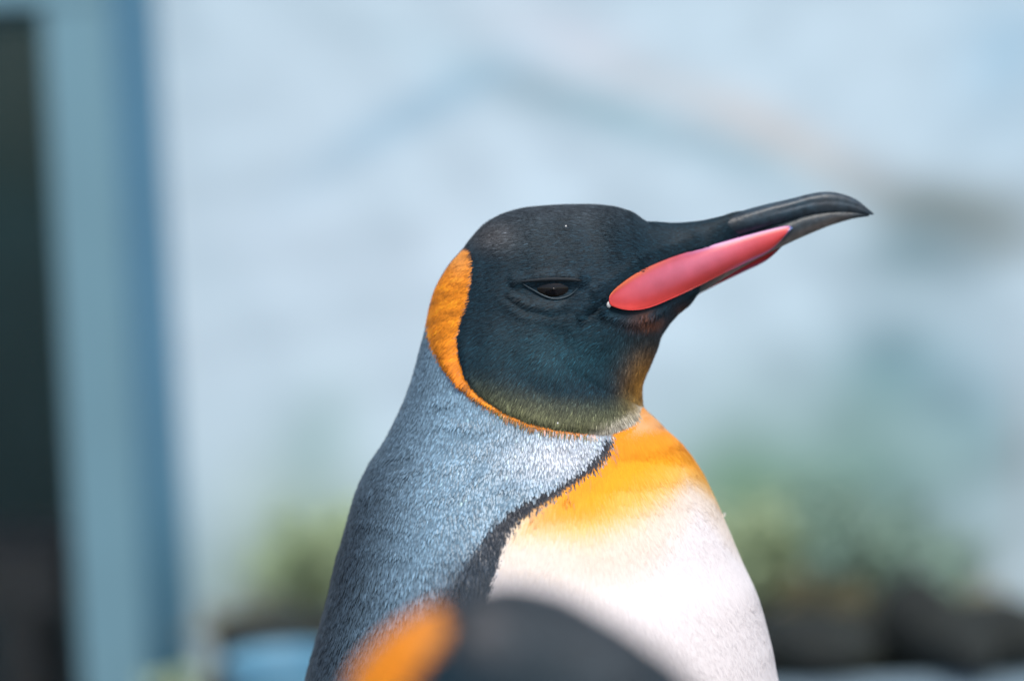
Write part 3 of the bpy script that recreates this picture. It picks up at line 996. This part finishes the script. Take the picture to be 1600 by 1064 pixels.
        endp = np.sin(np.clip(tq, 0, 1) * math.pi)[:, None] ** 0.45
        bulge = 2.0 + 4.0 * np.clip(endp * 3, 0, 1) + 3.5 * prof * endp
        dpt = bd + bulge
        xr, yr = x.ravel(), y.ravel()
        vv = (v * np.ones_like(x)).ravel()
        tt = (tq[:, None] * np.ones_like(x)).ravel()
        C = np.tile(np.array([0.66, 0.052, 0.045]), (x.size, 1))
        C = lerp3(C, [0.64, 0.16, 0.24], gauss(tt, vv, 0.5, 0.35, 0.28, 0.42) * 0.95)
        C = lerp3(C, [0.70, 0.055, 0.045], sst(0.62, 0.95, vv) * (1 - sst(0.55, 0.8, tt)) * 0.8)
        C = lerp3(C, [0.80, 0.20, 0.06], (1 - sst(0.02, 0.2, vv)) * (1 - sst(0.3, 0.5, tt)) * 0.7)
        C = lerp3(C, [0.42, 0.22, 0.48], (1 - sst(0.03, 0.16, vv)) * sst(0.45, 0.6, tt) * 0.8)
        C = lerp3(C, [0.36, 0.15, 0.32], sst(0.84, 0.99, vv) * sst(0.62, 0.8, tt) * 0.8)
        C = lerp3(C, [0.07, 0.16, 0.34], sst(0.925, 0.975, tt + 0.03 * np.abs(vv - .55)) * 0.95)
        C = lerp3(C, [0.62, 0.48, 0.40], (1 - sst(0.0, 0.028, tt)) * 0.8)
        f = grid_faces(n, mm)
        for sgn in (1, -1):
            xx = x + (0 if sgn > 0 else 0)
            P = place(xx, y + (0 if sgn > 0 else 12), dpt * sgn)
            Pin = place(xx, y + (0 if sgn > 0 else 12), (dpt - bulge * 0.8 - 12) * sgn)
            Vv = np.concatenate([P.reshape(-1, 3), Pin.reshape(-1, 3)])
            idx = np.arange(n * mm).reshape(n, mm)
            loop = np.concatenate([idx[:, 0], idx[-1, 1:], idx[-2::-1, -1], idx[0, -2:0:-1]])
            l2 = np.roll(loop, -1)
            rim = np.stack([loop, loop + n * mm, l2 + n * mm, l2], -1)
            fa = [f, f[:, ::-1] + n * mm, rim]
            if sgn < 0:
                fa = [q[:, ::-1] for q in fa]
            self.add('bill_plate', Vv, fa, M['plate'], attrs={'Col': ('FLOAT_COLOR', np.concatenate([C, C]))})
        # pale gape corner
        gx, gy = 946.5, 468.0
        gd = self.depth(np.array([gx]), np.array([gy]))[0]
        for sgn in (1, -1):
            self.blob('gape_corner', gx, gy, (gd + 1.5) * sgn, (4.0, 6.0, 4.0), M['down'])

    def blob(self, name, x, y, dep, rad, mat, parent=None, rows=10, cols=14):
        th = np.linspace(0.02, math.pi - 0.02, rows)[:, None]
        ph_ = np.linspace(0, 2 * math.pi, cols, endpoint=False)[None]
        X = x + rad[0] * np.sin(th) * np.cos(ph_)
        Yp = y - rad[1] * np.cos(th) + 0 * ph_
        Dp = dep + rad[2] * np.sin(th) * np.sin(ph_)
        f = [grid_faces(rows, cols, True), np.arange(cols)[None], (np.arange(cols) + (rows - 1) * cols)[None, ::-1]]
        return self.add(name, to_local(X, Yp, Dp).reshape(-1, 3), f, mat, parent,
                        attrs={'Col': ('FLOAT_COLOR', np.tile(np.array([0.01, 0.008, 0.007]), (X.size, 1)))})

    def tube(self, name, pts, rad, mat, parent, sgn=1, lift=0.0):
        """round strip following traced pixels on the surface of the head"""
        pts = np.asarray(pts, float)
        q = hermite(np.linspace(0, 1, len(pts)), pts, np.linspace(0, 1, 40))
        dp = self.depth(q[:, 0], q[:, 1])
        ker = np.ones(9) / 9
        dp = np.convolve(np.pad(dp, 4, mode='edge'), ker, 'valid') + lift
        tg = np.gradient(q, axis=0)
        tg /= np.hypot(tg[:, 0], tg[:, 1])[:, None]
        nx_, ny_ = -tg[:, 1:2], tg[:, 0:1]
        a = np.linspace(0, 2 * math.pi, 10, endpoint=False)[None]
        rr = rad * (np.sin(np.linspace(0, 1, 40) * math.pi)[:, None] ** 0.5 * 0.9 + 0.1)
        X = q[:, 0:1] + nx_ * rr * np.cos(a)
        Yp = q[:, 1:2] + ny_ * rr * np.cos(a)
        Dp = dp[:, None] + rr * np.sin(a)
        f = [grid_faces(40, 10, True), np.arange(10)[None], (np.arange(10) + 390)[None, ::-1]]
        return self.add(name, to_local(X, Yp, Dp * sgn).reshape(-1, 3), f, mat, parent)

    def eyes(self):
        d0 = self.depth(np.array([862.0]), np.array([447.0]))[0]
        for sgn in (1, -1):
            n1, n2 = 24, 32
            th = np.linspace(0.02, math.pi - 0.02, n1)[:, None]
            ph_ = np.linspace(0, 2 * math.pi, n2, endpoint=False)[None]
            # axis towards the side of the head; pupil at th = 0
            X = 862 + 33 * np.sin(th) * np.cos(ph_)
            Yp = 445 + 19 * np.sin(th) * np.sin(ph_)
            Dp = d0 - 9 + 14 * np.cos(th) + 0 * ph_
            C = np.tile(np.array([0.006, 0.006, 0.007]), (X.size, 1))
            tr = (th + 0 * ph_).ravel()
            ir = sst(0.50, 0.56, tr) * (1 - sst(1.0, 1.06, tr))
            C = lerp3(C, [0.007, 0.005, 0.004], ir)
            f = [grid_faces(n1, n2, True), np.arange(n2)[None], (np.arange(n2) + (n1 - 1) * n2)[None, ::-1]]
            e = self.add('eye', to_local(X, Yp, Dp * sgn).reshape(-1, 3), f, M['eye'], attrs={'Col': ('FLOAT_COLOR', C)})
            self.tube('lower_lid', [(815, 437), (833, 447.5), (848, 455.5), (864, 460), (880, 457.5), (893, 450), (906, 435)], 1.7, M['lid'], e, sgn, 2.4)
            self.tube('upper_lid', [(812, 434), (836, 431.5), (862, 430), (888, 430.5), (908, 433)], 3.2, M['lid_dark'], e, sgn, 2.0)
        # bits of white down caught in the plumage
        for x, y, rad in ((882, 351, 1.3), (868, 645, 1.5)):
            dd = self.depth(np.array([x]), np.array([y]))[0]
            self.blob('down_fleck', x, y, dd + 3, (rad, rad * 1.2, rad), M['down'], rows=5, cols=6)
        dd = 0
        self.tuft(1131, 808)

    def tuft(self, x, y):
        pts = np.array([[x - 4, y + 5], [x, y + 1], [x + 3, y - 1], [x + 5, y - 4], [x + 3, y - 5], [x + 1, y - 2]], float)
        a = np.linspace(0, 2 * math.pi, 5, endpoint=False)[None]
        X = pts[:, 0:1] + 0.8 * np.cos(a)
        Yp = pts[:, 1:2] + 0.8 * np.sin(a)
        Dp = 4 + 0.8 * np.sin(a + 1) + 0 * X
        self.add('down_tuft', to_local(X, Yp, Dp).reshape(-1, 3), [grid_faces(6, 5, True)], M['down'], wgt=0.0)

    # flippers, feet, tail -------------------------------------------------
    def limbs(self):
        tw = math.radians(38)
        front = np.array([math.cos(tw), -math.sin(tw), 0])
        side = np.array([-math.sin(tw), -math.cos(tw), 0])      # the bird's right, towards the camera
        up = np.array([0, 0, 1.0])
        cen = to_local(np.array(868.0), np.array(1100.0), np.array(0.0))
        zsh = to_local(np.array(850.0), np.array(985.0), np.array(0.0))[2]
        for s in (1, -1):
            n1, n2 = 40, 28
            t = np.linspace(0, 1, n1)[:, None]
            a = np.linspace(0, 2 * math.pi, n2, endpoint=False)[None]
            wdt = 0.030 + 0.012 * np.sin(t * math.pi * 0.9) - 0.030 * np.clip((t - 0.55) / 0.45, 0, 1) ** 2.2
            thk = 0.011 * (1 - 0.75 * t)
            path = cen + side * s * (0.098 + 0.016 * np.sin(t * 3.0) + 0.012 * t) - front * (0.012 + 0.03 * t)
            path = path * np.array([1, 1, 0]) + up * (zsh - 0.27 * t)
            V = path[:, None] + (front * (wdt[..., None] * np.cos(a)[..., None])) + side * s * (thk[..., None] * np.sin(a)[..., None])
            C = np.tile(np.array([0.10, 0.13, 0.16]), (n1 * n2, 1))
            edge = np.abs(np.cos(a) + 0 * t).ravel()
            C = lerp3(C, [0.03, 0.035, 0.045], sst(0.75, 0.95, edge))
            inn = (np.sin(a) + 0 * t).ravel() < -0.2
            C[inn] = [0.75, 0.72, 0.70]
            f = [grid_faces(n1, n2, True), np.arange(n2)[None], (np.arange(n2) + (n1 - 1) * n2)[None, ::-1]]
            if s < 0:
                f = [q[:, ::-1] for q in f]
            make_mesh('flipper', V.reshape(-1, 3), f, M['skin'], self.root, True, {'Col': ('FLOAT_COLOR', C)})
        bc = to_local(np.array(925.0), np.array(2760.0), np.array(0.0)) * np.array([1, 1, 0])
        for s in (1, -1):
            o = bc + side * s * 0.055 + front * 0.015
            V, Fq = [], []
            nv = 0
            # ankle
            a = np.linspace(0, 2 * math.pi, 12, endpoint=False)
            zs = [(0.075, 0.026), (0.045, 0.022), (0.022, 0.024), (0.004, 0.026)]
            ring = np.stack([o + np.outer(np.cos(a) * rr, front) + np.outer(np.sin(a) * rr, side) + up * z for z, rr in zs])
            V.append(ring.reshape(-1, 3))
            Fq.append(grid_faces(4, 12, True))
            nv = 48
            for ang in (-0.42, 0.0, 0.42):
                dr = front * math.cos(ang) + side * math.sin(ang)
                ac = np.cross(up, dr)
                tt = np.linspace(0, 1, 8)
                rr = np.interp(tt, [0, .3, .8, 1], [.012, .013, .010, .006])
                zc = np.interp(tt, [0, 1], [.018, .008])
                ring = o + dr * (tt * 0.085)[:, None, None] + ac * (rr[:, None] * np.cos(a))[..., None] + up * (zc[:, None] + rr[:, None] * 0.7 * np.sin(a))[..., None]
                ring[..., 2] = np.maximum(ring[..., 2], 0.001)
                V.append(ring.reshape(-1, 3))
                Fq.append(grid_faces(8, 12, True) + nv)
                nv += 96
            # web
            arc = np.linspace(-0.42, 0.42, 9)
            wv = np.stack([o + rr * (front * math.cos(q) + side * math.sin(q)) * (1 - 0.25 * abs(math.sin(q * 7.4))) + up * z
                           for z in (0.012, 0.004) for rr in (0.01, 0.072) for q in arc])
            V.append(wv)
            Fq.append(grid_faces(4, 9) + nv)
            ft = make_mesh('foot', np.concatenate(V), [np.concatenate(Fq)], M['foot'], self.root)
            for ang in (-0.42, 0.0, 0.42):
                dr = front * math.cos(ang) + side * math.sin(ang)
                ac = np.cross(up, dr)
                tt = np.linspace(0, 1, 5)
                ring = o + dr * (0.082 + tt * 0.02)[:, None, None] + ac * (0.005 * (1 - tt[:, None]) * np.cos(a))[..., None] \
                    + up * (0.008 - 0.005 * tt[:, None] ** 2 + 0.004 * (1 - tt[:, None]) * np.sin(a))[..., None]
                make_mesh('claw', ring.reshape(-1, 3), [grid_faces(5, 12, True)], M['claw'], ft)
        # tail wedge
        tt = np.linspace(0, 1, 8)[:, None]
        a = np.linspace(0, 2 * math.pi, 14, endpoint=False)[None]
        pth = bc - front * (0.06 + 0.075 * tt) + up * (0.10 - 0.085 * tt)
        V = pth[:, None] + side * ((0.045 - 0.03 * tt)[..., None] * np.cos(a)[..., None]) + (front * 0.6 + up * 0.8) * ((0.018 - 0.014 * tt)[..., None] * np.sin(a)[..., None])
        make_mesh('tail', V.reshape(-1, 3), [grid_faces(8, 14, True), np.arange(14)[None], (np.arange(14) + 98)[None, ::-1]], M['skin'], self.root, True,
                  {'Col': ('FLOAT_COLOR', np.tile(np.array([0.04, 0.05, 0.06]), (112, 1)))})


GROUP = 'king penguins in the enclosure'
anchor = at(CX, CY, 0.0)
standing = Bird((anchor[0], 0, anchor[2] - (FOOT_PY - CY) * K), 0, 1.0, 0, 0,
                'king penguin standing in profile with raised pink bill and orange neck patch', GROUP, 420000, 3)
print('feet z', standing.root.location.z)

# second bird, close in front of the lens and out of focus
Y2 = -0.47
tip = at(835, 935, Y2)
print('front crown z', tip[2])
front_bird = Bird((tip[0] - 128 * K * 0.9, Y2, 0.0), math.radians(-26), 0.95, 28, 0.050,
                  'blurred king penguin with lowered dark head in front of the standing one', GROUP, 40000, 4, wide=22)
